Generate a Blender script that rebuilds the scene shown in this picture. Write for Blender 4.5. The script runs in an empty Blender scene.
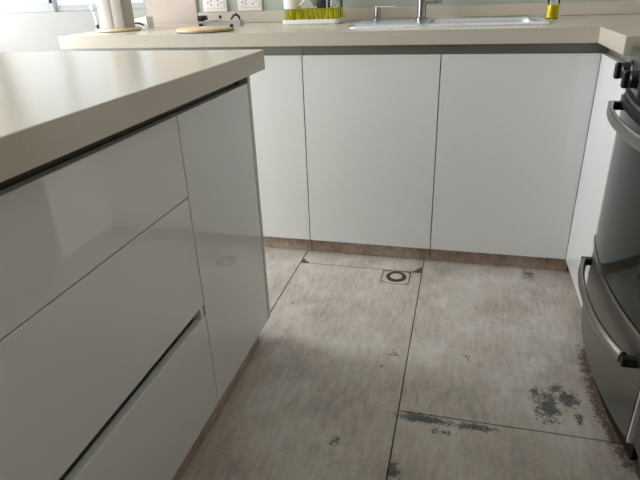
import bpy, bmesh, math, random
from mathutils import Vector, Matrix
random.seed(7)
S = bpy.context.scene
C = S.collection

# ------------------------------------------------------------------ camera
YAW, PITCH, ROLL, FPX = -0.2643, -0.4378, -0.0382, 542.03
fw = Vector((math.sin(YAW)*math.cos(PITCH), math.cos(YAW)*math.cos(PITCH), math.sin(PITCH)))
rt = Vector((math.cos(YAW), -math.sin(YAW), 0)); up = rt.cross(fw)
r2 = rt*math.cos(ROLL) + up*math.sin(ROLL); u2 = up*math.cos(ROLL) - rt*math.sin(ROLL)
cd = bpy.data.cameras.new('camera'); cam = bpy.data.objects.new('camera', cd); C.objects.link(cam)
m = Matrix((r2, u2, -fw)).transposed().to_4x4(); m.translation = Vector((0.5885, -2.0167, 1.0467))
cam.matrix_world = m
cd.sensor_width = 36; cd.lens = FPX*36/640; cd.clip_start = .02
S.camera = cam

# ------------------------------------------------------------------ world, light, exposure
W = bpy.data.worlds.new('sky'); S.world = W; W.use_nodes = True
bgn = W.node_tree.nodes['Background']
bgn.inputs[0].default_value = (.86, .93, 1, 1); bgn.inputs[1].default_value = 1.05
S.view_settings.view_transform = 'Standard'; S.view_settings.look = 'None'
S.view_settings.gamma = 1; S.view_settings.use_curve_mapping = False
S.view_settings.exposure = 0.34
def area_light(name, loc, rot, sx, sy, power, col):
    l = bpy.data.lights.new(name, 'AREA'); l.shape = 'RECTANGLE'; l.size = sx; l.size_y = sy
    l.energy = power; l.color = col
    o = bpy.data.objects.new(name, l); C.objects.link(o); o.location = loc; o.rotation_euler = rot
    return o
# daylight through the left and far windows, plus an added living area fill
area_light('daylight_left_window', (-2.22, -0.75, 1.4), (0, -math.pi/2, 0), 1.7, 2.1, 85, (.97, .985, 1))
area_light('living_fill_light', (-4.44, 2.0, 1.35), (0, -math.pi/2, 0), 1.7, 1.7, 20, (.95, .98, 1))  # unseen fill lamp added to brighten the low far wall; no window here
dl = area_light('daylight_far_window', (-2.9, 2.97, 1.63), (-math.pi/2, 0, 0), 3.0, 1.4, 1, (1, 1, 1)); dl.data.cycles.is_portal = True

# ------------------------------------------------------------------ materials
def lin(c):
    f = lambda v: v/12.92 if v <= .04045 else ((v+.055)/1.055)**2.4
    return tuple(f(v/255) for v in c)+(1,)
class NT:
    def __init__(s, name):
        s.m = bpy.data.materials.new(name); s.m.use_nodes = True; s.t = s.m.node_tree
        s.b = s.t.nodes['Principled BSDF']
    def n(s, kind, **kw):
        n = s.t.nodes.new(kind)
        for k, v in kw.items():
            if k.startswith('i_'):
                key = k[2:]; key = int(key) if key.isdigit() else key.replace('_', ' ')
                if hasattr(v, 'is_linked') or isinstance(v, bpy.types.NodeSocket): s.t.links.new(v, n.inputs[key])
                else: n.inputs[key].default_value = v
            else: setattr(n, k, v)
        return n
    def link(s, a, b): s.t.links.new(a, b)
    def set(s, **kw):
        for k, v in kw.items(): s.b.inputs[k.replace('_', ' ')].default_value = v
    def pos(s): return s.n('ShaderNodeNewGeometry').outputs['Position']
    def noise(s, scale, detail=3, rough=.55, vec=None, stretch=None):
        v = vec if vec is not None else s.pos()
        if stretch: v = s.n('ShaderNodeVectorMath', operation='MULTIPLY', i_0=v, i_1=stretch).outputs[0]
        return s.n('ShaderNodeTexNoise', i_Vector=v, i_Scale=scale, i_Detail=detail, i_Roughness=rough).outputs[0]
    def math(s, op, a, b=None, c=None, clamp=False):
        n = s.n('ShaderNodeMath', operation=op, use_clamp=clamp)
        for i, v in enumerate((a, b, c)):
            if v is None: continue
            if isinstance(v, bpy.types.NodeSocket): s.link(v, n.inputs[i])
            else: n.inputs[i].default_value = v
        return n.outputs[0]
    def ramp(s, fac, *stops):
        r = s.n('ShaderNodeValToRGB', i_0=fac); e = r.color_ramp.elements
        while len(e) < len(stops): e.new(.5)
        for k, (p, c) in enumerate(stops): e[k].position = p; e[k].color = c
        return r.outputs[0]
    def maprange(s, v, a, b, c=0., d=1.):
        return s.n('ShaderNodeMapRange', i_0=v, i_1=a, i_2=b, i_3=c, i_4=d, clamp=True).outputs[0]
    def mix(s, f, a, b):
        n = s.n('ShaderNodeMix', data_type='RGBA')
        for i, v in ((0, f), (6, a), (7, b)):
            if isinstance(v, bpy.types.NodeSocket): s.link(v, n.inputs[i])
            else: n.inputs[i].default_value = v
        return n.outputs[2]
    def bump(s, h, strength=.2, dist=.002):
        b = s.n('ShaderNodeBump', i_Height=h, i_Strength=strength, i_Distance=dist)
        s.link(b.outputs[0], s.b.inputs['Normal'])
    def col(s, c): s.link(c, s.b.inputs['Base Color'])

def plain(name, rgb, rough=.5, metal=0., var=.06, scale=30, **kw):
    k = NT(name); c = lin(rgb)
    d = tuple(v*(1-var) for v in c[:3])+(1,)
    k.col(k.mix(k.noise(scale), d, c)); k.set(Roughness=rough, Metallic=metal, **kw)
    return k.m
M = {}
def lacquer(name, rgb):
    k = NT(name); c = lin(rgb); d = tuple(v*.97 for v in c[:3])+(1,)
    k.col(k.mix(k.noise(3), d, c))
    k.link(k.maprange(k.noise(9), .3, .7, .025, .05), k.b.inputs['Roughness'])
    k.set(Coat_Weight=.35, Coat_Roughness=.02)
    return k.m
M['lacquer'] = lacquer('white_gloss_lacquer', (226, 228, 228))
M['edge'] = plain('cream_edge_band', (205, 201, 186), .4)
M['carcass'] = plain('white_melamine', (215, 214, 208), .5)
M['alu'] = plain('brushed_aluminium', (150, 150, 145), .45, .6)
def quartz(name, rgb):
    k = NT(name); c = lin(rgb)
    d = tuple(v*.94 for v in c[:3])+(1,); e = tuple(min(1, v*1.04) for v in c[:3])+(1,)
    k.col(k.ramp(k.noise(420, 3, .6), (.3, d), (.5, c), (.7, e)))
    k.set(Roughness=.23)
    return k.m
M['alu_dark'] = plain('anodised_grey_channel', (84, 83, 76), .4, .7)
M['quartz'] = quartz('beige_quartz', (197, 190, 177))
M['plaster'] = plain('beige_plaster', (176, 165, 155), .7)
M['white_wall'] = plain('white_wall_paint', (236, 236, 233), .7)
M['rear_wall'] = plain('taupe_wall_paint', (138, 120, 98), .7)
M['stove_wall'] = plain('pale_taupe_paint', (188, 180, 170), .6)
M['ceiling'] = plain('white_ceiling_paint', (240, 237, 228), .8)
M['splash'] = plain('grey_green_back_painted_glass', (172, 181, 172), .22)
M['grout'] = plain('dark_grout', (58, 52, 46), .9)
M['frame'] = plain('white_window_frame', (235, 238, 240), .4)
M['terrace'] = plain('pale_terrace_render', (238, 238, 236), .8)
M['steel'] = plain('stainless_steel', (190, 190, 190), .16, 1.)
M['sink_steel'] = plain('satin_sink_steel', (226, 228, 232), .27, 1.)
M['chrome'] = plain('chrome', (205, 208, 212), .1, 1.)
M['faucet'] = plain('satin_faucet_steel', (150, 152, 152), .25, 1.)
M['black'] = plain('black_plastic', (16, 16, 17), .35)
M['dark_rubber'] = plain('dark_rubber', (22, 21, 20), .7)
M['white_plastic'] = plain('white_plastic', (235, 234, 230), .35)
M['socket_plate'] = plain('white_socket_plastic', (233, 229, 226), .3)
M['hole'] = plain('socket_hole_black', (12, 12, 12), .8)
M['paper'] = plain('soft_white_paper', (184, 179, 173), .9, scale=60)
M['ceramic'] = plain('white_glazed_ceramic', (236, 234, 230), .15)
M['navy'] = plain('dark_navy_plastic', (34, 42, 58), .3)
M['orange'] = plain('orange_plastic', (214, 120, 52), .4)
M['greyplastic'] = plain('light_grey_plastic', (178, 178, 174), .35)
M['appliance'] = plain('dark_grey_appliance_front', (96, 94, 90), .3, .6)

def wood(name, rgb, dark, scale=40, stretch=(1, 8, 8)):
    k = NT(name); n = k.noise(scale, 4, .6, stretch=stretch)
    k.col(k.ramp(n, (.35, lin(dark)), (.65, lin(rgb)))); k.set(Roughness=.5)
    return k.m
M['board'] = wood('pale_wood', (222, 196, 158), (198, 166, 122), 12)
M['holder_wood'] = wood('cream_wood', (236, 222, 196), (222, 202, 170), 12)

def brushed(name, rgb, rough, stretch):
    k = NT(name); n = k.noise(60, 3, .6, stretch=stretch); c = lin(rgb)
    k.col(k.mix(n, tuple(v*.85 for v in c[:3])+(1,), c)); k.set(Metallic=1.)
    k.link(k.maprange(n, .3, .7, rough*.8, rough*1.25), k.b.inputs['Roughness'])
    return k.m
M['stove_steel'] = brushed('brushed_stove_steel', (142, 140, 136), .36, (1, 1, 14))
M['handle_steel'] = plain('satin_handle_steel', (150, 147, 142), .24, 1., var=.03, scale=8)
def black_glass():
    k = NT('black_oven_glass'); k.col(k.mix(k.noise(4), lin((10, 20, 14)), lin((14, 26, 19))))
    k.set(Roughness=.05, Specular_IOR_Level=.35); return k.m
M['oven_glass'] = black_glass()
M['lid_glass'] = plain('green_tinted_glass_lid', (120, 126, 114), .08)

def clear(name, tint, glossy_fac=.08, rough=.0):
    k = NT(name); t = k.t
    tr = k.n('ShaderNodeBsdfTransparent', i_0=tint); gl = k.n('ShaderNodeBsdfGlossy', i_Roughness=rough)
    fr = k.n('ShaderNodeFresnel', i_IOR=1.45)
    f = k.math('ADD', fr.outputs[0], glossy_fac, clamp=True)
    mx = k.n('ShaderNodeMixShader', i_0=f, i_1=tr.outputs[0], i_2=gl.outputs[0])
    k.link(mx.outputs[0], t.nodes['Material Output'].inputs[0]); return k.m
M['pane'] = clear('window_glass', (.96, .98, .98, 1), .0)
M['glass'] = clear('clear_glass', (.96, .98, .99, 1), .0)
M['soap'] = NT('yellow_dish_soap').m
b = M['soap'].node_tree.nodes['Principled BSDF']
b.inputs['Base Color'].default_value = lin((255, 238, 24)); b.inputs['Roughness'].default_value = .1
b.inputs['Transmission Weight'].default_value = .15; b.inputs['IOR'].default_value = 1.055
def grass():
    k = NT('lime_silicone_grass'); k.col(k.ramp(k.noise(170, 1, .4, stretch=(1, 1, .04)), (.38, lin((120, 124, 0))), (.52, lin((222, 222, 24))), (.62, lin((244, 240, 90)))))
    k.set(Roughness=.45); return k.m
M['grass'] = grass()

# worn concrete-look porcelain of floor tiles and skirting
def floor_mat(name, light, mid, dark, stains=True):
    k = NT(name); P = k.pos()
    sep = k.n('ShaderNodeSeparateXYZ', i_0=P); X, Y = sep.outputs[0], sep.outputs[1]
    streak = k.noise(9, 5, .65, vec=P, stretch=(7, 1.3, 5))
    cloud = k.noise(4.2, 4, .6, vec=P)
    fine = k.noise(85, 4, .7, vec=P)
    weave = k.noise(26, 3, .6, vec=P, stretch=(1, 5, 1))
    v = k.math('ADD', k.math('MULTIPLY', streak, .30), k.math('MULTIPLY', cloud, .45))
    v = k.math('ADD', v, k.math('MULTIPLY', fine, .15)); v = k.math('ADD', v, k.math('MULTIPLY', weave, .10))
    base = k.ramp(v, (.38, lin(dark)), (.5, lin(mid)), (.6, lin(light)))
    scr = k.noise(13, 5, .7, vec=P, stretch=(6, 1.2, 1)); wp = k.noise(3.1, 3, .6, vec=P)
    base = k.mix(k.math('MULTIPLY', k.maprange(scr, .54, .66), k.maprange(wp, .45, .62, .0, .5)), base, tuple(v*.72 for v in lin(dark)[:3])+(1,))
    pale = k.noise(6.3, 4, .65, vec=P, stretch=(1.6, 1, 1))
    base = k.mix(k.maprange(pale, .56, .68, 0, .45), base, tuple(min(1, v*1.1) for v in lin(light)[:3])+(1,))
    if stains:
        blot = k.noise(46, 8, .8, vec=P); blot2 = k.noise(11, 3, .6, vec=P)
        def ell(cx, cy, rx, ry):
            dx = k.math('DIVIDE', k.math('SUBTRACT', X, cx), rx); dy = k.math('DIVIDE', k.math('SUBTRACT', Y, cy), ry)
            d = k.math('SQRT', k.math('ADD', k.math('MULTIPLY', dx, dx), k.math('MULTIPLY', dy, dy)))
            return k.maprange(d, 1.15, .2, 0., 1.)
        speck = k.noise(150, 5, .7, vec=P)
        tot = None
        for (cx, cy, rx, ry, w) in ((.872, -.775, .05, .085, 1.), (.925, -.735, .055, .045, 1.), (.90, -.70, .03, .03, .9), (.945, -.81, .02, .03, .8),
                                    (.845, -.725, .02, .035, .8),
                                    (.55, -.892, .10, .026, 1.1), (.68, -.895, .08, .022, .95), (.60, -.93, .05, .015, .7),
                                    (.885, -.03, .045, .06, .85), (.492, -1.085, .03, .04, .9),
                                    (.335, -1.015, .026, .026, .7), (.435, -.625, .03, .04, .55), (.41, -.70, .012, .012, .8),
                                    (.03, -.40, .05, .02, .4), (.60, -1.15, .05, .05, .6), (.66, -.60, .03, .03, .45)):
            e = k.math('MULTIPLY', ell(cx, cy, rx, ry), w)
            tot = e if tot is None else k.math('MAXIMUM', tot, e)
        msk = k.math('ADD', k.math('MULTIPLY', tot, .62), k.math('ADD', k.math('MULTIPLY', k.math('SUBTRACT', blot, .5), 2.2), k.math('MULTIPLY', k.math('SUBTRACT', speck, .5), 1.3)))
        msk = k.math('MULTIPLY', k.maprange(msk, .30, .44), k.maprange(tot, .02, .2))
        base = k.mix(k.math('MULTIPLY', msk, .92), base, k.mix(k.maprange(speck, .38, .62), lin((22, 25, 27)), lin((100, 104, 104))))
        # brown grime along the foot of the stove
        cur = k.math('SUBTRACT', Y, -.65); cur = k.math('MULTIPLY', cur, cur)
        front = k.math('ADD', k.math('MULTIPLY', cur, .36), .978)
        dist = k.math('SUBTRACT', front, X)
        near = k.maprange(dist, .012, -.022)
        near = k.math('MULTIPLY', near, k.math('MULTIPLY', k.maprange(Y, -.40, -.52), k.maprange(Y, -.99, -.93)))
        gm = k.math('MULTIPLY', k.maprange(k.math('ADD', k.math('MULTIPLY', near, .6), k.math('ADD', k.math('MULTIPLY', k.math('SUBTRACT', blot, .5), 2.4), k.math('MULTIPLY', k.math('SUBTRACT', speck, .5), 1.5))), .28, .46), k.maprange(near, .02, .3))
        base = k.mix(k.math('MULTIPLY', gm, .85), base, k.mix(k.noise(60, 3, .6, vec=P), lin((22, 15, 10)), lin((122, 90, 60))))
        # a few hairline scuffs
        spk = k.noise(150, 2, .5, vec=P, stretch=(1, 2, 1))
        base = k.mix(k.math('MULTIPLY', k.maprange(spk, .70, .76), .5), base, lin((60, 56, 52)))
    k.col(base); k.set(Roughness=.42, Specular_IOR_Level=.4)
    k.bump(fine, .15, .001)
    return k.m
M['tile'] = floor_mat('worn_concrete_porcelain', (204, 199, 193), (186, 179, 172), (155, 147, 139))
M['kick'] = floor_mat('brown_concrete_porcelain', (196, 180, 163), (174, 155, 138), (134, 116, 100), False)
M['chip'] = floor_mat('broken_tile_mortar', (120, 104, 86), (92, 78, 64), (70, 60, 50), False)
M['drain_plate'] = plain('beige_drain_plate', (196, 188, 178), .45)
M['far_floor'] = plain('pale_far_floor', (214, 210, 204), .3)

# ------------------------------------------------------------------ mesh helpers
def box(bm, a, b_, bev=0., seg=1):
    x0, y0, z0 = a; x1, y1, z1 = b_
    v = [bm.verts.new(p) for p in ((x0,y0,z0),(x1,y0,z0),(x1,y1,z0),(x0,y1,z0),(x0,y0,z1),(x1,y0,z1),(x1,y1,z1),(x0,y1,z1))]
    fs = [bm.faces.new([v[i] for i in f]) for f in ((3,2,1,0),(4,5,6,7),(0,1,5,4),(1,2,6,5),(2,3,7,6),(3,0,4,7))]
    if bev:
        es = list({e for f in fs for e in f.edges})
        bmesh.ops.bevel(bm, geom=es, offset=bev, segments=seg, affect='EDGES', profile=.5)
    return bm
def nb(): return bmesh.new()
def B(a, b_, bev=0., seg=1): return box(nb(), a, b_, bev, seg)
def prism(bm, pts, z0, z1, bev=0.):
    lo = [bm.verts.new((x, y, z0)) for x, y in pts]; hi = [bm.verts.new((x, y, z1)) for x, y in pts]
    n = len(pts); fs = [bm.faces.new(hi), bm.faces.new(lo[::-1])]
    for i in range(n): fs.append(bm.faces.new((lo[i], lo[(i+1) % n], hi[(i+1) % n], hi[i])))
    if bev:
        bmesh.ops.bevel(bm, geom=list(fs[0].edges), offset=bev, segments=1, affect='EDGES')
    return bm
def lathe(bm, prof, c=(0, 0, 0), n=32, cap=True, axis='z'):
    rings = []
    for r, z in prof:
        ring = []
        for i in range(n):
            a = 2*math.pi*i/n; p = (r*math.cos(a), r*math.sin(a), z)
            if axis == 'x': p = (p[2], p[0], p[1])
            if axis == 'y': p = (p[0], p[2], p[1])
            ring.append(bm.verts.new((c[0]+p[0], c[1]+p[1], c[2]+p[2])))
        rings.append(ring)
    for A, Bb in zip(rings, rings[1:]):
        for i in range(n): bm.faces.new((A[i], A[(i+1) % n], Bb[(i+1) % n], Bb[i]))
    if cap:
        bm.faces.new(rings[0][::-1]); bm.faces.new(rings[-1])
    return bm
def tube(bm, pts, rad, n=12, sq=1.):
    """sweep a circle (or, with sq, an oval taller in z) along points"""
    pts = [Vector(p) for p in pts]; rings = []
    for i, p in enumerate(pts):
        t = (pts[min(i+1, len(pts)-1)]-pts[max(i-1, 0)]).normalized()
        h = Vector((0, 0, 1)) if abs(t.z) < .9 else Vector((0, 1, 0))
        s = t.cross(h).normalized(); u = s.cross(t).normalized()
        r = rad[i] if isinstance(rad, (list, tuple)) else rad
        rings.append([bm.verts.new(p + s*(r*math.cos(2*math.pi*j/n)) + u*(r*sq*math.sin(2*math.pi*j/n))) for j in range(n)])
    for A, Bb in zip(rings, rings[1:]):
        for j in range(n): bm.faces.new((A[j], A[(j+1) % n], Bb[(j+1) % n], Bb[j]))
    bm.faces.new(rings[0][::-1]); bm.faces.new(rings[-1])
    return bm
def obj(name, bm, mat, parent=None, smooth=False, base=(0, 0, 0)):
    bmesh.ops.recalc_face_normals(bm, faces=bm.faces[:])
    if parent is not None: base = root_loc(parent)
    bmesh.ops.translate(bm, verts=bm.verts[:], vec=-Vector(base))
    me = bpy.data.meshes.new(name); bm.to_mesh(me); bm.free(); me.materials.append(M[mat])
    if smooth:
        for p in me.polygons: p.use_smooth = True
        me.set_sharp_from_angle(angle=math.radians(35))
    o = bpy.data.objects.new(name, me); C.objects.link(o)
    if parent is not None: o.parent = parent
    else: o.location = base
    return o
def root_loc(o):
    while o.parent is not None: o = o.parent
    return o.location.copy()
def tag(o, label, cat, group=None):
    o['label'] = label; o['category'] = cat
    if group: o['group'] = group
    return o
def thing(name, label, cat, loc, group=None):
    o = bpy.data.objects.new(name, None); C.objects.link(o); o.location = loc; o.empty_display_size = .1
    return tag(o, label, cat, group)
def struct(name, bm, mat, label, cat, **kw):
    o = obj(name, bm, mat, **kw); o['kind'] = 'structure'; o['label'] = label; o['category'] = cat
    return o
def sthing(name, label, cat, loc=(0, 0, 0)):
    o = thing(name, label, cat, loc); o['kind'] = 'structure'; return o
def clone(src, parent, off=(0, 0, 0)):
    c = src.copy(); C.objects.link(c); c.parent = parent; c.location = Vector(src.location)+Vector(off)
    return c

# ------------------------------------------------------------------ key dimensions (metres)
H = .90                 # worktop top
ZB, IZB = .8514, .8494  # worktop underside, back run / island
ZT, ZK = .8176, .0655   # door top / bottom
X2, X3 = .504, 1.014    # door joint, face of right run
OV = .022
YW, ZS = .612, .950     # wall face, top of upstand
XL = -1.0144            # left end of back worktop
XI, YI, YJ = .025, -.598, -1.016
RX = 1.66               # right wall
YE = -.3514             # end of right run before stove

# ------------------------------------------------------------------ setting
floor = struct('floor', prism(nb(), [(-4.6, -5), (1.8, -5), (1.8, 3.1), (-4.6, 3.1)], -.06, -.006), 'grout', 'floor of large worn concrete-look tiles with dark joints', 'floor')
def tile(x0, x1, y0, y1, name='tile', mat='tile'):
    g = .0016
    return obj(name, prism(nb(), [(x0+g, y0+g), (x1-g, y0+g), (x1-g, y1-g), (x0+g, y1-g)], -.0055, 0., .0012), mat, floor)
cols = [-1.53, -1.027, -.5235, -.0214, .4808, 1.083, 1.585]
LT = 1.21
for i in range(len(cols)-1):
    if i == 3: continue
    y = {0: .25, 1: .12, 2: .62, 4: -.8751+LT, 5: .2}[i]
    while y > -2.9:
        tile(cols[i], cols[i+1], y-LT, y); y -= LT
tile(cols[3], cols[4], -.0838, .20)
g = .0016   # long tile notched around the drain
xa, xb = cols[3]+g, cols[4]-g; ya, yb = -.0858-LT+g, -.0868-g
dx0, dx1, dy0 = .327, .439, -.193
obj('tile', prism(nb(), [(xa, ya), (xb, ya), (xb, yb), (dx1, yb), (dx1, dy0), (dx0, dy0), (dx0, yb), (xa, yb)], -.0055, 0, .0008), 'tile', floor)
y = -.0858-LT
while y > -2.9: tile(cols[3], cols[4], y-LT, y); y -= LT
obj('broken_corner', prism(nb(), [(.441, -.0895), (.4775, -.0895), (.4775, -.038)], -.004, .0012), 'chip', floor)
obj('broken_corner', prism(nb(), [(-.0190, -.0825), (.014, -.0825), (-.0190, -.050)], -.004, .0010), 'chip', floor)
obj('living_area_floor', prism(nb(), [(-4.5, .3), (-1.55, .3), (-1.55, 3), (-4.5, 3)], -.005, 0), 'far_floor', floor)

KX0, KX1, KZ0, KZ1 = .0, 1.0, .985, 2.0
bm = nb()
for a, b_ in (((-.95, YW, 0), (KX0, YW+.12, 2.5)), ((KX1, YW, 0), (RX+.1, YW+.12, 2.5)), ((KX0, YW, 0), (KX1, YW+.12, KZ0)), ((KX0, YW, KZ1), (KX1, YW+.12, 2.5))): box(bm, a, b_)
struct('wall_back', bm, 'splash', 'grey green glossy wall behind the sink', 'wall')
struct('wall_right', B((RX, -4.5, 0), (RX+.1, YW, 2.5)), 'stove_wall', 'pale taupe wall behind the stove', 'wall')
struct('trim_1', B((-.965, YW-.012, 0), (-.692, YW+.135, 2.5), .004), 'plaster', 'beige plastered pilaster at the free end of the sink wall', 'pilaster')
struct('wall_side', B((-.98, YW+.13, 0), (-.86, 3, 2.5)), 'white_wall', 'white wall running back beyond the sink wall', 'wall')
# left wall with its window opening, rear wall, far wall with sliding door
bm = nb()
for a, b_ in (((-2.4, -4.5, 0), (-2.3, -1.85, 2.5)), ((-2.4, .35, 0), (-2.3, .95, 2.5)), ((-2.4, -1.85, 0), (-2.3, .35, .5)), ((-2.4, -1.85, 2.3), (-2.3, .35, 2.5)),
              ((-4.6, .85, 0), (-2.4, .95, 2.5)), ((-4.6, .95, 0), (-4.5, 3, 2.5))): box(bm, a, b_)
struct('wall_left', bm, 'white_wall', 'white wall with the large window on the left', 'wall')
struct('wall_rear', B((-2.4, -4.6, 0), (1.76, -4.5, 2.5)), 'rear_wall', 'taupe wall behind the camera', 'wall')
bm = nb()
for a, b_ in (((-4.6, 3, 0), (-4.42, 3.1, 2.5)), ((-1.35, 3, 0), (-.86, 3.1, 2.5)), ((-4.42, 3, 2.35), (-1.35, 3.1, 2.5)), ((-4.42, 3, 0), (-1.35, 3.1, .905))): box(bm, a, b_)
struct('wall_far', bm, 'white_wall', 'white low wall below the bright far window', 'wall')
struct('ceiling', B((-4.6, -5.1, 2.5), (1.76, 3.1, 2.6)), 'ceiling', 'white ceiling', 'ceiling')
# sliding door
wd = sthing('window_2', 'white framed sliding window glowing with daylight at the far left', 'window', (-2.9, 3.05, .905))
def frame_sash(x0, x1, y, rail, w=.05):
    z0 = .906
    obj('sash_stile', B((x0, y-.02, z0), (x0+w, y+.02, 2.35), .003), 'frame', wd)
    obj('sash_stile', B((x1-w, y-.02, z0), (x1, y+.02, 2.35), .003), 'frame', wd)
    obj('sash_rail', B((x0+w, y-.02, z0), (x1-w, y+.02, rail), .003), 'frame', wd)
    obj('sash_rail', B((x0+w, y-.02, 2.27), (x1-w, y+.02, 2.35), .003), 'frame', wd)
    obj('pane', B((x0+w, y-.003, rail), (x1-w, y+.003, 2.27)), 'pane', wd)
frame_sash(-4.42, -3.42, 3.03, .995)
frame_sash(-3.48, -2.36, 3.075, .96)
frame_sash(-2.42, -1.35, 3.03, .96)
obj('latch', B((-3.45, 2.992, .985), (-3.43, 3.009, 1.02), .003), 'black', wd)
for nm, lab, yy0, yy1, zz0, zz1, xx in (('window_1', 'large window in the left wall', -1.85, .35, .5, 2.3, -2.35),):
    w1 = sthing(nm, lab, 'window', (xx, (yy0+yy1)/2, zz0))
    n = 3
    for i in range(n):
        ya_ = yy0+(yy1-yy0)*i/n; yb_ = yy0+(yy1-yy0)*(i+1)/n
        bm = nb()
        box(bm, (xx-.03, ya_, zz0), (xx+.03, ya_+.05, zz1)); box(bm, (xx-.03, yb_-.05, zz0), (xx+.03, yb_, zz1))
        box(bm, (xx-.03, ya_+.05, zz0), (xx+.03, yb_-.05, zz0+.06)); box(bm, (xx-.03, ya_+.05, zz1-.06), (xx+.03, yb_-.05, zz1))
        obj('sash', bm, 'frame', w1)
        obj('pane', B((xx-.003, ya_+.05, zz0+.06), (xx+.003, yb_-.05, zz1-.06)), 'pane', w1)
w3 = sthing('window_3', 'white framed window above the sink', 'window', ((KX0+KX1)/2, YW+.06, KZ0))
xm = (KX0+KX1)/2
for a, b_ in ((KX0, xm), (xm, KX1)):
    bm = nb(); y0_, y1_ = YW+.045, YW+.085
    box(bm, (a, y0_, KZ0), (a+.045, y1_, KZ1)); box(bm, (b_-.045, y0_, KZ0), (b_, y1_, KZ1))
    box(bm, (a+.045, y0_, KZ0), (b_-.045, y1_, KZ0+.05)); box(bm, (a+.045, y0_, KZ1-.05), (b_-.045, y1_, KZ1))
    obj('sash', bm, 'frame', w3)
    obj('pane', B((a+.045, YW+.062, KZ0+.05), (b_-.045, YW+.068, KZ1-.05)), 'pane', w3)
# terrace outside
tr = struct('trim_2', B((-5.4, 3.1, -.1), (-.2, 5.2, -.02)), 'terrace', 'pale terrace floor outside the far window', 'terrace')
struct('trim_3', B((-5.4, 5.2, -.1), (-.2, 5.3, .93)), 'terrace', 'white terrace parapet outside the far window', 'parapet')

# ------------------------------------------------------------------ skirting under the cabinets
sk = sthing('baseboard_back', 'brown concrete-look plinth under the sink cabinets', 'plinth', (0, .03, 0))
for a, b_ in ((-1.0, -.5), (-.5, -.004), (-.001, .50), (.503, .953), (.956, 1.03)):
    obj('plinth_tile', B((a, .030, .0005), (b_, .042, ZK+.03), .0008), 'kick', sk)
sk = sthing('baseboard_island', 'brown concrete-look plinth under the island', 'plinth', (XI-.018, -1.5, 0))
for a, b_ in ((-2.35, -1.66), (-1.657, -1.137), (-1.134, -.665)):
    obj('plinth_tile', B((XI-.030, a, .0005), (XI-.018, b_, ZK+.03), .0008), 'kick', sk)
obj('plinth_tile', B((-.95, -.677, .0005), (XI-.0305, -.665, ZK+.03), .0008), 'kick', sk)
sk = sthing('baseboard_right', 'brown concrete-look plinth under the narrow corner cabinet', 'plinth', (X3+.035, -.2, 0))
obj('plinth_tile', B((X3+.035, YE+.004, .0005), (X3+.047, .028, ZK+.03), .0008), 'kick', sk)

# ------------------------------------------------------------------ base cabinets, sink run
def channel_x(x0, x1, parent, z0=ZT, z1=ZB, yb=.024):
    """aluminium finger channel above doors facing -Y: back plate, floor lip"""
    bm = nb()
    box(bm, (x0, yb, z0-.025), (x1, yb+.0015, z1-.0005)); box(bm, (x0, .006, z0-.026), (x1, yb, z0-.0245))
    return obj('finger_channel', bm, 'alu', parent)
def cab_back(name, label, x0, x1, doors):
    t = thing(name, label, 'cabinet', ((x0+x1)/2, .3, 0))
    bm = nb(); w = .016
    box(bm, (x0, .026, ZK), (x0+w, .58, ZB-.001)); box(bm, (x1-w, .026, ZK), (x1, .58, ZB-.001))
    box(bm, (x0+w, .046, ZK+.0), (x1-w, .58, ZK+w)); box(bm, (x0+w, .57, ZK+w), (x1-w, .58, ZB-.001))
    obj('carcass', bm, 'carcass', t)
    for a, b_ in doors:
        obj('door', B((a+.0017, 0, ZK), (b_-.0017, .019, ZT), .0012, 2), 'lacquer', t)
    channel_x(x0, x1 if x1 < .9 else X3+.003, t)
    return t
cab_back('base_cabinet', 'white gloss sink-run cabinet at the free left end of the counter', -1.004, -.502, [(-1.004, -.502)])
cab_back('base_cabinet', 'white gloss sink-run cabinet half hidden behind the island corner', -.500, -.001, [(-.500, 0)])
cab_back('sink_cabinet', 'white gloss cabinet with two wide doors under the steel sink', .001, X3-.004, [(0, X2), (X2, X3+.0008)])
# narrow corner cabinet of right run (faces -X)
t = thing('corner_cabinet', 'narrow white gloss cabinet between the inner corner and the stove', 'cabinet', (1.3, -.18, 0))
bm = nb()
box(bm, (X3+.02, YE+.002, ZK), (1.6, YE+.018, ZB-.001)); box(bm, (X3+.02, YE+.018, ZK), (1.6, .58, ZK+.016)); box(bm, (1.58, YE+.018, ZK+.016), (1.6, .58, ZB-.001))
obj('carcass', bm, 'carcass', t)
obj('door', B((X3, YE+.002, ZK), (X3+.019, -.0012, ZT), .0012, 2), 'lacquer', t)
bm = nb(); box(bm, (X3+.024, YE+.018, ZT-.025), (X3+.0255, .0235, ZB-.0005)); box(bm, (X3+.004, YE+.018, ZT-.026), (X3+.024, .0235, ZT-.0245))
box(bm, (X3+.0035, .0238, ZT-.025), (X3+.0255, .0252, ZB-.0005))
obj('finger_channel', bm, 'alu', t)

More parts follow.
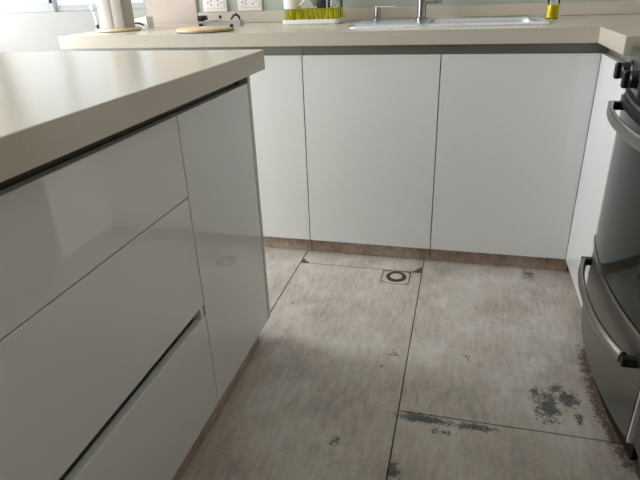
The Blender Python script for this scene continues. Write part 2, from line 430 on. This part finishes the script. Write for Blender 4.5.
# ------------------------------------------------------------------ worktop of the sink run (L shape, with cut-out)
SX0, SX1, SY0, SY1 = .148, .866, .10, .53       # sink outer rim
wk = thing('worktop', 'beige quartz worktop of the L-shaped sink run', 'worktop', (0, .3, ZB))
bm = nb(); cx0, cx1, cy0, cy1 = SX0+.02, SX1-.02, SY0+.02, SY1-.02
xs = [XL, cx0, cx1, X3-OV, RX-.001]; ys = [YE, -OV, cy0, cy1, YW-.0125]
V = {}
def gv(i, j, z):
    if (i, j, z) not in V: V[(i, j, z)] = bm.verts.new((xs[i], ys[j], z))
    return V[(i, j, z)]
cells = [(i, j) for i in range(4) for j in range(4) if not (j == 0 and i < 3) and not (i == 1 and j == 2)]
for (i, j) in cells:
    bm.faces.new([gv(*q, H) for q in ((i, j), (i+1, j), (i+1, j+1), (i, j+1))])
    bm.faces.new([gv(*q, ZB) for q in ((i, j+1), (i+1, j+1), (i+1, j), (i, j))])
    for (a, b_, nbk) in (((i, j), (i+1, j), (i, j-1)), ((i+1, j), (i+1, j+1), (i+1, j)), ((i+1, j+1), (i, j+1), (i, j+1)), ((i, j+1), (i, j), (i-1, j))):
        if nbk not in cells: bm.faces.new((gv(*a, ZB), gv(*b_, ZB), gv(*b_, H), gv(*a, H)))
bmesh.ops.recalc_face_normals(bm, faces=bm.faces[:])
es = [e for e in bm.edges if len(e.link_faces) == 2 and e.calc_face_angle() > 1 and not (all(cx0-.01 < v.co.x < cx1+.01 and cy0-.01 < v.co.y < cy1+.01 for v in e.verts))]
bmesh.ops.bevel(bm, geom=es, offset=.0018, segments=2, affect='EDGES')
obj('slab', bm, 'quartz', wk)
obj('upstand', B((-.69, YW-.0118, H), (RX-.002, YW-.0004, ZS), .0015), 'quartz', wk)

# ------------------------------------------------------------------ island
isl_x0 = -1.02
t = thing('island_worktop', 'thick beige quartz island top catching the window glare', 'worktop', (-.5, -1.5, IZB))
obj('slab', B((isl_x0, -2.42, IZB), (XI+.0427, YI+.012, H), .002, 2), 'quartz', t)
def isl_cab(name, label, y0, y1):
    t = thing(name, label, 'cabinet', (-.3, (y0+y1)/2, 0)); w = .016
    bm = nb()
    box(bm, (-.56, y0, ZK), (XI-.026, y0+w, IZB-.001)); box(bm, (-.56, y1-w, ZK), (XI-.026, y1, IZB-.001))
    box(bm, (-.56, y0+w, ZK), (XI-.046, y1-w, ZK+w)); box(bm, (-.56, y0+w, ZK+w), (-.55, y1-w, IZB-.001))
    obj('carcass', bm, 'carcass', t)
    bm = nb(); box(bm, (XI-.0255, y0, ZT-.028), (XI-.024, y1, IZB-.0005)); box(bm, (XI-.024, y0, ZT-.0275), (XI-.006, y1, ZT-.026))
    obj('finger_channel', bm, 'alu_dark', t)
    return t
yd = -.6165
t = isl_cab('island_cabinet', 'white gloss island cabinet with one tall door at the far corner', YJ+.001, yd-.0005)
obj('door', B((XI-.019, YJ+.0015, ZK), (XI, yd-.002, ZT), .0012, 2), 'lacquer', t)
obj('end_panel', B((-.98, yd+.0005, ZK-.0), (XI+.0005, YI, IZB-.0005), .0008), 'edge', t)
t = isl_cab('drawer_unit', 'white gloss island unit with three wide drawers', -1.918, YJ-.001)
ZD1, ZD2, ZD3 = .6402, .3677, .3366
for z0, z1 in ((ZD1+.0015, ZT), (ZD2, ZD1-.0015), (ZK, ZD3)):
    d = obj('drawer', B((XI-.019, -1.917, z0), (XI, YJ-.0015, z1), .0012, 2), 'lacquer', t)
bm = nb(); box(bm, (XI-.030, -1.917, ZD3-.03), (XI-.0285, YJ-.018, ZD2+.03)); box(bm, (XI-.0285, -1.917, ZD3-.022), (XI-.006, YJ-.018, ZD3-.0205))
obj('finger_channel', bm, 'alu', t)
obj('channel_end_cap', B((XI-.028, YJ-.0175, ZD3+.0005), (XI-.003, YJ-.003, ZD2-.0005), .001), 'white_plastic', t)
t = isl_cab('drawer_unit', 'white gloss island unit nearest the camera edge', -2.37, -1.920)
for z0, z1 in ((ZD1+.0015, ZT), (ZD2, ZD1-.0015), (ZK, ZD3)):
    obj('drawer', B((XI-.019, -2.369, z0), (XI, -1.9205, z1), .0012, 2), 'lacquer', t)
t = tag(obj('island_back_panel', B((-.98, -2.37, ZK-.06), (-.962, yd-.001, IZB-.0005), .001), 'lacquer'), 'white panel closing the seating side of the island', 'panel')

# ------------------------------------------------------------------ floor drain
t = thing('floor_drain', 'square drain plate with a dark slotted ring set in the floor', 'drain', (.383, -.1435, 0))
obj('plate', B((.331, -.190, -.004), (.4355, -.097, .0012), .0006), 'drain_plate', t)
obj('grate_ring', lathe(nb(), [(.0395, 0), (.0395, .0022), (.022, .0022), (.022, 0)], (.385, -.1395, .0008), 40, False), 'dark_rubber', t, True)
obj('grate_centre', lathe(nb(), [(.0235, 0), (.023, .0032), (.020, .0036)], (.385, -.1395, .0008), 32), 'drain_plate', t, True)
bm = nb()
for k in range(28):
    a = 2*math.pi*k/28; ca, sa = math.cos(a), math.sin(a)
    v = [bm.verts.new((.385+ca*r-sa*w, -.1395+sa*r+ca*w, .0034)) for r, w in ((.025, -.0009), (.037, -.0012), (.037, .0012), (.025, .0009))]
    bm.faces.new(v)
r_ = obj('grate_slats', bm, 'steel', t); r_['kind'] = 'stuff'
for sx in (-1, 1):
    for sy in (-1, 1): obj('screw', lathe(nb(), [(.003, 0), (.003, .001), (.001, .0016)], (.3833+sx*.0455, -.1435+sy*.0395, .0012), 10), 'grout', t, True)

# ------------------------------------------------------------------ stove
SYC, SHW, SXF, SBU = -.650, .288, 1.011, .030
def fx(y, off=0.): return SXF - SBU*(1-((y-SYC)/SHW)**2) - off
def curved(y0, y1, z0, z1, off, back, n=20, bev=.002):
    """panel following the bowed front, `off` proud of it, reaching back by `back`"""
    bm = nb(); pts = []
    for i in range(n+1):
        y = y0+(y1-y0)*i/n; pts.append((fx(y, off), y))
    pts += [(fx(y1)+back, y1), (fx(y0)+back, y0)]
    prism(bm, pts, z0, z1)
    if bev: bmesh.ops.bevel(bm, geom=[e for e in bm.edges if abs(e.verts[0].co.z-e.verts[1].co.z) < 1e-6 and max(v.co.x for v in e.verts) < SXF+.0005], offset=bev, segments=2, affect='EDGES')
    return bm
st = thing('stove', 'freestanding stainless stove with bowed black glass oven door', 'stove', (1.3, SYC, 0))
Y0, Y1 = SYC-SHW, SYC+SHW
bm = nb()
box(bm, (SXF+.03, Y0, .072), (1.60, Y0+.012, .862)); box(bm, (SXF+.03, Y1-.012, .072), (1.60, Y1, .862))
box(bm, (1.588, Y0+.012, .0725), (1.60, Y1-.012, .862)); box(bm, (SXF+.03, Y0+.012, .0725), (1.588, Y1-.012, .09))
obj('body', bm, 'stove_steel', st)
obj('plinth', curved(Y0+.012, Y1-.012, .0005, .070, -.03, .06, bev=0), 'dark_rubber', st)
obj('control_panel', curved(Y0, Y1, .787, .866, .0, .03, bev=.006), 'stove_steel', st, True)
tp = obj('cooktop', curved(Y0+.001, Y1-.001, .8665, .876, .004, .594, bev=.003), 'stove_steel', st, True)
lid = obj('glass_lid', curved(Y0+.022, Y1-.022, .884, .890, -.016, .56, bev=.002), 'lid_glass', st, True)
obj('lid_rim', tube(nb(), [(fx(Y1-.02)+.10, Y1-.0195, .885)]+[(fx(Y1-.03-(Y1-Y0-.06)*i/24)+.014-.002, Y1-.03-(Y1-Y0-.06)*i/24, .885) for i in range(25)]+[(fx(Y0+.02)+.10, Y0+.0195, .885)], .0035, 8), 'chrome', lid, True)
for yy in (Y0+.06, Y1-.06):
    obj('lid_foot', lathe(nb(), [(.008, 0), (.008, .0075)], (1.03, yy, .8763), 12), 'dark_rubber', lid)
obj('black_gap_strip', curved(Y0+.003, Y1-.003, .771, .7865, -.012, .03, bev=0), 'black', st)
# oven door
od = obj('oven_door', curved(Y0+.002, Y1-.002, .326, .770, .0, .028, bev=.003), 'stove_steel', st, True)
obj('door_glass', curved(Y0+.012, Y1-.012, .337, .7615, .0022, .004, bev=.001), 'oven_glass', od, True)
obj('door_trim', curved(Y0+.004, Y1-.004, .3262, .3365, .005, .004, bev=.0015), 'handle_steel', od, True)
def handle(parent, z, yf, yn, xe, xm, name, rz):
    """bowed bar handle between two black brackets"""
    n = 26; yc = (yf+yn)/2; hw = (yn-yf)/2; pts = []
    for i in range(n+1):
        y = yf+(yn-yf)*i/n; s = (y-yc)/hw; pts.append((xm+(xe-xm)*abs(s)**2.4, y, z))
    h = obj(name, tube(nb(), pts, .009, 14, rz), 'handle_steel', parent, True)
    for y, s in ((yf, 1), (yn, -1)):
        x = xe
        obj('bracket', B((x-.006, min(y, y+s*.022), z-.011), (fx(y)+.004, max(y, y+s*.020), z+.011), .003, 2), 'black', h)
        a, b_ = sorted((y-s*.003, y+s*.0005))
        obj('end_cap', B((x-.0075, a, z-.0145), (x+.0085, b_, z+.0145), .003), 'black', h)
    return h
obj('handle_backing', curved(-.898, -.402, .742, .7605, .009, .0, bev=.002), 'black', od, True)
handle(od, .728, -.402, -.898, .976, .945, 'door_handle', 1.75)
dr = obj('warming_drawer', curved(Y0+.002, Y1-.002, .072, .3235, .0, .028, bev=.003), 'stove_steel', st, True)
handle(dr, .262, -.412, -.888, .980, .947, 'drawer_handle', 1.75)
# knobs: one built, the rest copied with their grip bars
def knob(y):
    x = fx(y); z = .826
    k = obj('knob', lathe(nb(), [(.0245, .001), (.0245, -.005), (.0205, -.008), (.0195, -.024), (.0165, -.027)], (x, y, z), 28, True, 'x'), 'black', st, True)
    obj('knob_grip', B((x-.040, y-.0085, z-.0205), (x-.022, y+.0085, z+.0205), .006, 3), 'black', k)
    return k
k0 = knob(-.445)
for y in (-.585, -.725, -.865):
    off = (fx(y)-fx(-.445), y+.445, 0)
    c = clone(k0, st, off)
    for ch in list(k0.children): clone(ch, c)

# ------------------------------------------------------------------ unit beyond the stove
t = thing('dark_appliance', 'dark grey fronted appliance beyond the stove with a white side panel', 'appliance', (1.3, -1.3, 0))
obj('side_panel', B((1.012, -.949, ZK+.005), (1.60, -.9405, ZB-.002), .001), 'lacquer', t)
obj('front', B((1.016, -1.555, .09), (1.036, -.961, ZB-.03), .003), 'appliance', t)
obj('casing', B((1.037, -1.555, .012), (1.60, -.961, ZB-.01)), 'appliance', t)
tag(obj('near_worktop', B((X3-OV, -2.0, ZB), (RX-.002, -.9445, H), .002, 2), 'quartz'), 'beige quartz worktop on the near side of the stove', 'worktop')

# ------------------------------------------------------------------ sink, faucet, soap pump
t = thing('sink', 'stainless drop-in sink with drainboard set into the worktop', 'sink', (.507, .31, H))
bm = nb(); bx0, bx1, by0, by1 = .43, .835, .135, .455
def loop(x0, x1, y0, y1, z, r, n=6):
    out = []
    for cx, cy, a0 in ((x1-r, y1-r, 0), (x0+r, y1-r, 90), (x0+r, y0+r, 180), (x1-r, y0+r, 270)):
        for i in range(n+1):
            a = math.radians(a0+90*i/n); out.append(bm.verts.new((cx+r*math.cos(a), cy+r*math.sin(a), z)))
    return out
def bridge(A, Bb):
    n = len(A)
    for i in range(n): bm.faces.new((A[i], A[(i+1) % n], Bb[(i+1) % n], Bb[i]))
L0 = loop(SX0, SX1, SY0, SY1, H+.0004, .035); L1 = loop(SX0+.002, SX1-.002, SY0+.002, SY1-.002, H+.0045, .034)
L2 = loop(SX0+.022, SX1-.022, SY0+.022, SY1-.022, H+.0095, .026); L3 = loop(SX0+.030, SX1-.030, SY0+.030, SY1-.030, H+.0055, .02)
bridge(L0, L1); bridge(L1, L2); bridge(L2, L3)
# deck: from L3 to bowl opening
K0 = loop(bx0, bx1, by0, by1, H+.0052, .05); bridge(L3, K0)
K1 = loop(bx0+.006, bx1-.006, by0+.006, by1-.006, H-.003, .046); K2 = loop(bx0+.015, bx1-.015, by0+.015, by1-.015, H-.16, .045); K3 = loop(bx0+.05, bx1-.05, by0+.05, by1-.05, H-.175, .03)
bridge(K0, K1); bridge(K1, K2); bridge(K2, K3); bm.faces.new(K3)
obj('basin', bm, 'sink_steel', t, True)
obj('strainer', lathe(nb(), [(.042, 0), (.042, .003), (.03, .001), (.012, .006)], ((bx0+bx1)/2, .29, H-.175), 24), 'chrome', t, True)
fxp, fyp = .392, .488
t = thing('faucet', 'satin steel faucet column with a side spout behind the sink', 'faucet', (fxp, fyp, H+.005))
obj('base', lathe(nb(), [(.025, .0007), (.025, .006), (.0205, .010)], (fxp, fyp, H+.005), 32), 'faucet', t, True)
obj('column', lathe(nb(), [(.0188, .010), (.0188, .15), (.018, .235), (.017, .26)], (fxp, fyp, H+.005), 32), 'faucet', t, True)
sp = obj('spout', tube(nb(), [(fxp, fyp, H+.25)]+[(fxp+.09*(1-math.cos(a))*.9, fyp-.0, H+.25+.09*math.sin(a)) for a in [math.pi*i/12 for i in range(1, 13)]]+[(fxp+.162, fyp, H+.20)], .011, 14), 'faucet', t, True)
hd = obj('lever_socket', tube(nb(), [(fxp+.015, fyp-.004, H+.074), (fxp+.058, fyp-.012, H+.075)], .0105, 16), 'faucet', t, True)
obj('lever', tube(nb(), [(fxp+.0585, fyp-.012, H+.075), (fxp+.062, fyp-.0125, H+.075), (fxp+.082, fyp-.017, H+.0755)], [.009, .0115, .0115], 16), 'faucet', hd, True)
px_, py_ = .204, .492
t = thing('soap_pump', 'small steel soap pump with a thin spout on the sink rim', 'soap pump', (px_, py_, H+.005))
obj('collar', lathe(nb(), [(.020, .0007), (.020, .004), (.0145, .007)], (px_, py_, H+.005), 24), 'chrome', t, True)
obj('barrel', lathe(nb(), [(.0138, .007), (.0138, .051), (.0125, .053)], (px_, py_, H+.005), 24), 'faucet', t, True)
obj('spout', tube(nb(), [(px_-.008, py_, H+.0565), (px_+.03, py_-.008, H+.0575), (px_+.085, py_-.02, H+.0605)], [.0052, .0038, .0024], 10), 'chrome', t, True)

# ------------------------------------------------------------------ dish soap bottle
bx_, by_ = .898, .40
t = thing('dish_soap_bottle', 'clear bottle of yellow dish soap beside the sink', 'bottle', (bx_, by_, H))
obj('body', lathe(nb(), [(.018, .0004), (.0218, .003), (.0222, .10), (.020, .125), (.012, .14), (.012, .155)], (bx_, by_, H), 32), 'glass', t, True)
obj('liquid', lathe(nb(), [(.0165, .0035), (.0206, .006), (.0210, .051)], (bx_, by_, H), 32), 'soap', t, True)
obj('cap', lathe(nb(), [(.0135, .1555), (.0135, .176), (.008, .18), (.006, .195)], (bx_, by_, H), 24), 'white_plastic', t, True)

# ------------------------------------------------------------------ grass drying rack with dishes
gx0, gx1, gy0, gy1 = -.185, .062, .352, .545
t = thing('drying_rack', 'white drying rack tray filled with lime green silicone grass', 'drying rack', ((gx0+gx1)/2, (gy0+gy1)/2, H))
bm = nb()
A0 = loop(gx0+.004, gx1-.004, gy0+.004, gy1-.004, H+.0004, .016); A1 = loop(gx0, gx1, gy0, gy1, H+.006, .018); A2 = loop(gx0, gx1, gy0, gy1, H+.021, .018)
A3 = loop(gx0+.004, gx1-.004, gy0+.004, gy1-.004, H+.021, .015); A4 = loop(gx0+.004, gx1-.004, gy0+.004, gy1-.004, H+.018, .015)
bridge(A0, A1); bridge(A1, A2); bridge(A2, A3); bridge(A3, A4); bm.faces.new(A4); bm.faces.new(A0[::-1])
tray = obj('tray', bm, 'white_plastic', t, True)
obj('grass_base', B((gx0+.006, gy0+.006, H+.0182), (gx1-.006, gy1-.006, H+.0205)), 'grass', t)
bm = nb(); nx, ny = 26, 16
for i in range(nx):
    for j in range(ny):
        x = gx0+.010+(gx1-gx0-.02)*(i+.5*(j % 2))/nx; y = gy0+.010+(gy1-gy0-.02)*j/(ny-1)
        hgt = .038+random.uniform(-.003, .004); dx, dy = random.uniform(-.003, .003), random.uniform(-.003, .003); r = .0026
        lo = [bm.verts.new((x+r*math.cos(a), y+r*math.sin(a), H+.0204)) for a in (0, 2.09, 4.19)]
        hi = [bm.verts.new((x+dx+r*.5*math.cos(a), y+dy+r*.5*math.sin(a), H+.0204+hgt)) for a in (0, 2.09, 4.19)]
        for q in range(3): bm.faces.new((lo[q], lo[(q+1) % 3], hi[(q+1) % 3], hi[q]))
        bm.faces.new(hi)
q = obj('grass_blades', bm, 'grass', t); q['kind'] = 'stuff'
ZG = H+.063
def solid_of(prof, c, n=32): return lathe(nb(), prof, c, n, True)
# white mug upside down
mx, my = -.150, .402
t = thing('mug', 'white mug with a handle turned upside down on the drying rack', 'mug', (mx, my, ZG))
obj('cup', lathe(nb(), [(.034, .0), (.036, .004), (.037, .085), (.033, .09), (.001, .09)], (mx, my, ZG), 32, False), 'ceramic', t, True)
obj('handle', tube(nb(), [(mx+.034+.026*math.sin(a), my-.012, ZG+.045-.03*math.cos(a)) for a in [math.pi*i/12 for i in range(13)]], .005, 10), 'ceramic', t, True)
# bowl on its side
cx_, cy_ = -.068, .47
t = thing('bowl', 'white bowl standing on its edge on the drying rack', 'bowl', (cx_, cy_, ZG))
bm = lathe(nb(), [(.0, -.03), (.022, -.028), (.048, -.012), (.058, .022), (.0605, .024), (.0605, .020), (.05, -.009), (.022, -.0245), (.0, -.026)], (0, 0, 0), 40, False, 'x')
bmesh.ops.rotate(bm, verts=bm.verts[:], cent=(0, 0, 0), matrix=Matrix.Rotation(math.radians(-14), 3, 'Y'))
bmesh.ops.translate(bm, verts=bm.verts[:], vec=(cx_, cy_, ZG+.056))
obj('shell', bm, 'ceramic', t, True)
t = thing('navy_cup', 'dark navy plastic cup between bowl and glass on the drying rack', 'cup', (-.02, .40, ZG))
obj('shell', lathe(nb(), [(.018, 0), (.020, .003), (.018, .10), (.0, .102)], (-.020, .400, ZG), 28, False), 'navy', t, True)
t = thing('glass_tumbler', 'clear cut glass tumbler at the right end of the drying rack', 'glass', (.034, .425, ZG))
obj('shell', lathe(nb(), [(.030, 0), (.032, .003), (.029, .10), (.0, .101)], (.034, .425, ZG), 24, False), 'glass', t, True)
bm = nb()
for k in range(14):
    a = 2*math.pi*k/14
    for r_i, zz in enumerate((.010, .022, .034, .046)):
        aa = a+(.22 if r_i % 2 else 0)
        bmesh.ops.create_icosphere(bm, subdivisions=1, radius=.0042, matrix=Matrix.Translation((.034+.0315*math.cos(aa), .425+.0315*math.sin(aa), ZG+zz)))
obj('facets', bm, 'glass', bpy.data.objects['glass_tumbler'], True)

# ------------------------------------------------------------------ sockets
def outlet(x, label):
    t = thing('power_outlet', label, 'outlet', (x, YW, 1.0), 'outlets above the upstand')
    pl = obj('plate', B((x-.061, YW-.010, .9515), (x+.061, YW-.0003, 1.035), .003, 2), 'socket_plate', t)
    obj('face', B((x-.048, YW-.0125, .967), (x+.048, YW-.0102, 1.026), .001), 'socket_plate', t)
    for s in (-1, 1):
        cxs = x+s*.022; cz = .992
        for dx, dz, ang in ((s*.0105, 0, 90), (-s*.004, .0085, -s*35), (-s*.004, -.0085, s*35)):
            bm = B((-.0016, YW-.0131, -.0045), (.0016, YW-.0124, .0045))
            bmesh.ops.rotate(bm, verts=bm.verts[:], cent=(0, 0, 0), matrix=Matrix.Rotation(math.radians(ang), 3, 'Y'))
            bmesh.ops.translate(bm, verts=bm.verts[:], vec=(cxs+dx*1.2, 0, cz+dz))
            obj('slot', bm, 'hole', t)
outlet(-.597, 'white double power outlet nearer the pilaster')
outlet(-.420, 'white double power outlet nearer the drying rack')

# ------------------------------------------------------------------ left end of the counter
# round wooden board
ox, oy = -.436, .095
t = thing('round_board', 'thin round pale wood board with dark rim lying on the counter', 'board', (ox, oy, H))
obj('rim', lathe(nb(), [(.135, .0004), (.146, .005), (.147, .009)], (ox, oy, H), 48), 'greyplastic', t, True)
obj('top', lathe(nb(), [(.145, .0092), (.145, .015), (.142, .017)], (ox, oy, H), 48), 'board', t, True)
obj('knob', lathe(nb(), [(.008, .0), (.010, .006), (.006, .013)], (ox+.137, oy+.02, H+.0172), 14), 'black', t, True)
t.scale = (.78, .76, .8); t.location.x += .016
# grey slicer
sx_, sy_ = -.50, .42
t = thing('kitchen_slicer', 'light grey hand slicer with black handles and orange slider behind the round board', 'kitchen tool', (sx_, sy_, H))
bm = nb(); prism(bm, [(-.118, -.028), (.128, -.022), (.132, .022), (-.118, .030)], .0004, .026, .004)
v_ = [v for v in bm.verts]
bmesh.ops.translate(bm, verts=v_, vec=(sx_, sy_, H)); obj('body', bm, 'greyplastic', t)
obj('side_rail', tube(nb(), [(sx_-.10, sy_-.024, H+.02), (sx_-.02, sy_-.024, H+.030), (sx_+.05, sy_-.02, H+.022), (sx_+.11, sy_-.016, H+.02)], .007, 10), 'greyplastic', t, True)
obj('grip', B((sx_-.138, sy_-.034, H+.024), (sx_-.092, sy_+.02, H+.050), .008, 3), 'black', t, True)
obj('foot', B((sx_-.130, sy_-.036, H+.0006), (sx_-.105, sy_-.029, H+.014), .003), 'black', t)
obj('slider', B((sx_-.045, sy_-.02, H+.024), (sx_+.004, sy_+.015, H+.036), .004, 2), 'orange', t, True)
obj('slider_knob', lathe(nb(), [(.008, 0), (.009, .006), (.006, .012)], (sx_-.004, sy_, H+.036), 14), 'black', t, True)
obj('loop_handle', tube(nb(), [(sx_+.06, sy_-.01, H+.020), (sx_+.085, sy_-.012, H+.046), (sx_+.105, sy_-.014, H+.052), (sx_+.122, sy_-.014, H+.040), (sx_+.126, sy_-.014, H+.014)], [.004, .006, .007, .006, .005], 10), 'black', t, True)
t.scale = (.76, .85, .9); t.location.x += .008
# paper towel
tx, ty = -.885, .215
t = thing('paper_towel_holder', 'pale wood paper towel holder with thin steel side arms', 'paper towel holder', (tx, ty, H))
obj('base', lathe(nb(), [(.088, .0004), (.095, .003), (.095, .011), (.091, .014)], (tx, ty, H), 48), 'holder_wood', t, True)
obj('rod', lathe(nb(), [(.008, .014), (.008, .30), (.014, .305), (.014, .32), (.004, .328)], (tx, ty, H), 20), 'steel', t, True)
ar = obj('side_arm', tube(nb(), [(tx-.083, ty-.03, H+.0142), (tx-.088, ty-.03, H+.05), (tx-.092, ty-.03, H+.10)], .0028, 8), 'steel', t, True)
obj('arm_paddle', B((tx-.104, ty-.034, H+.085), (tx-.082, ty-.028, H+.108), .0025, 2), 'greyplastic', ar)
obj('arm_foot', lathe(nb(), [(.005, 0), (.004, .018)], (tx-.083, ty-.03, H+.0142), 10), 'dark_rubber', ar)
ar = obj('side_arm', tube(nb(), [(tx-.066, ty-.05, H+.0142), (tx-.070, ty-.05, H+.08)], .0026, 8), 'steel', t, True)
obj('arm_foot', lathe(nb(), [(.005, 0), (.004, .016)], (tx-.066, ty-.05, H+.0142), 10), 'dark_rubber', ar)
t = thing('paper_towel_roll', 'white paper towel roll standing on its pale wood holder', 'paper towel', (tx, ty, H+.0145))
bm = nb(); prof = []
n = 64; ring = []
rollr = .069
pts = []
for i in range(n+1):
    a = 2*math.pi*i/n; rr = rollr+.003*i/n; pts.append((tx+rr*math.cos(a-1.2), ty+rr*math.sin(a-1.2)))
inner = [(tx+.02*math.cos(2*math.pi*i/24), ty+.02*math.sin(2*math.pi*i/24)) for i in range(24)]
bm = nb(); zs = (H+.0147, H+.285); n_ = len(pts)-1
O = [[bm.verts.new((x, y, z)) for x, y in pts[:-1]] for z in zs]
I = [[bm.verts.new((tx+.02*math.cos(2*math.pi*i/n_-1.2), ty+.02*math.sin(2*math.pi*i/n_-1.2), z)) for i in range(n_)] for z in zs]
for i in range(n_):
    j = (i+1) % n_
    bm.faces.new((O[0][i], O[0][j], O[1][j], O[1][i])); bm.faces.new((I[0][j], I[0][i], I[1][i], I[1][j]))
    bm.faces.new((O[1][i], O[1][j], I[1][j], I[1][i])); bm.faces.new((O[0][j], O[0][i], I[0][i], I[0][j]))
obj('roll', bm, 'paper', t, True)
sh = nb(); q0 = pts[-1]; prev = None
for i in range(9):
    a = 2*math.pi - 1.2 + i*.06; rr = rollr+.004+.0022*i
    for s in (0,): 
        vs = [sh.verts.new((tx+(rr+d)*math.cos(a), ty+(rr+d)*math.sin(a), z)) for d, z in ((0, H+.0150), (0, H+.284), (.0012, H+.284), (.0012, H+.0150))]
    if prev:
        for k in range(4): sh.faces.new((prev[k], vs[k], vs[(k+1) % 4], prev[(k+1) % 4]))
    else: sh.faces.new(vs[::-1])
    prev = vs
sh.faces.new(prev)
obj('loose_sheet', sh, 'paper', t, True)
# white lidded container with a dark loop
wx, wy = -.894, .41
t = thing('butter_dish', 'small white wedge shaped container with dark loop handle by the paper towel', 'container', (wx, wy, H))
bm = nb(); prism(bm, [(-.045, -.028), (.05, -.028), (.05, .03), (-.045, .03)], .0004, .032, .004)
bmesh.ops.translate(bm, verts=bm.verts[:], vec=(wx, wy, H))
for v in bm.verts:
    if v.co.z > H+.02: v.co.z += .35*(v.co.x-wx)*.5+.008
obj('box', bm, 'white_plastic', t)
obj('loop', tube(nb(), [(wx-.035+.034*(1-math.cos(a))*1.0, wy-.035-.004*math.sin(a), H+.010+.012*math.sin(a)) for a in [math.pi*i/10 for i in range(11)]], .0042, 10), 'black', t, True)
obj('loop_end', B((wx-.044, wy-.042, H+.0006), (wx-.026, wy-.030, H+.016), .003), 'greyplastic', t)
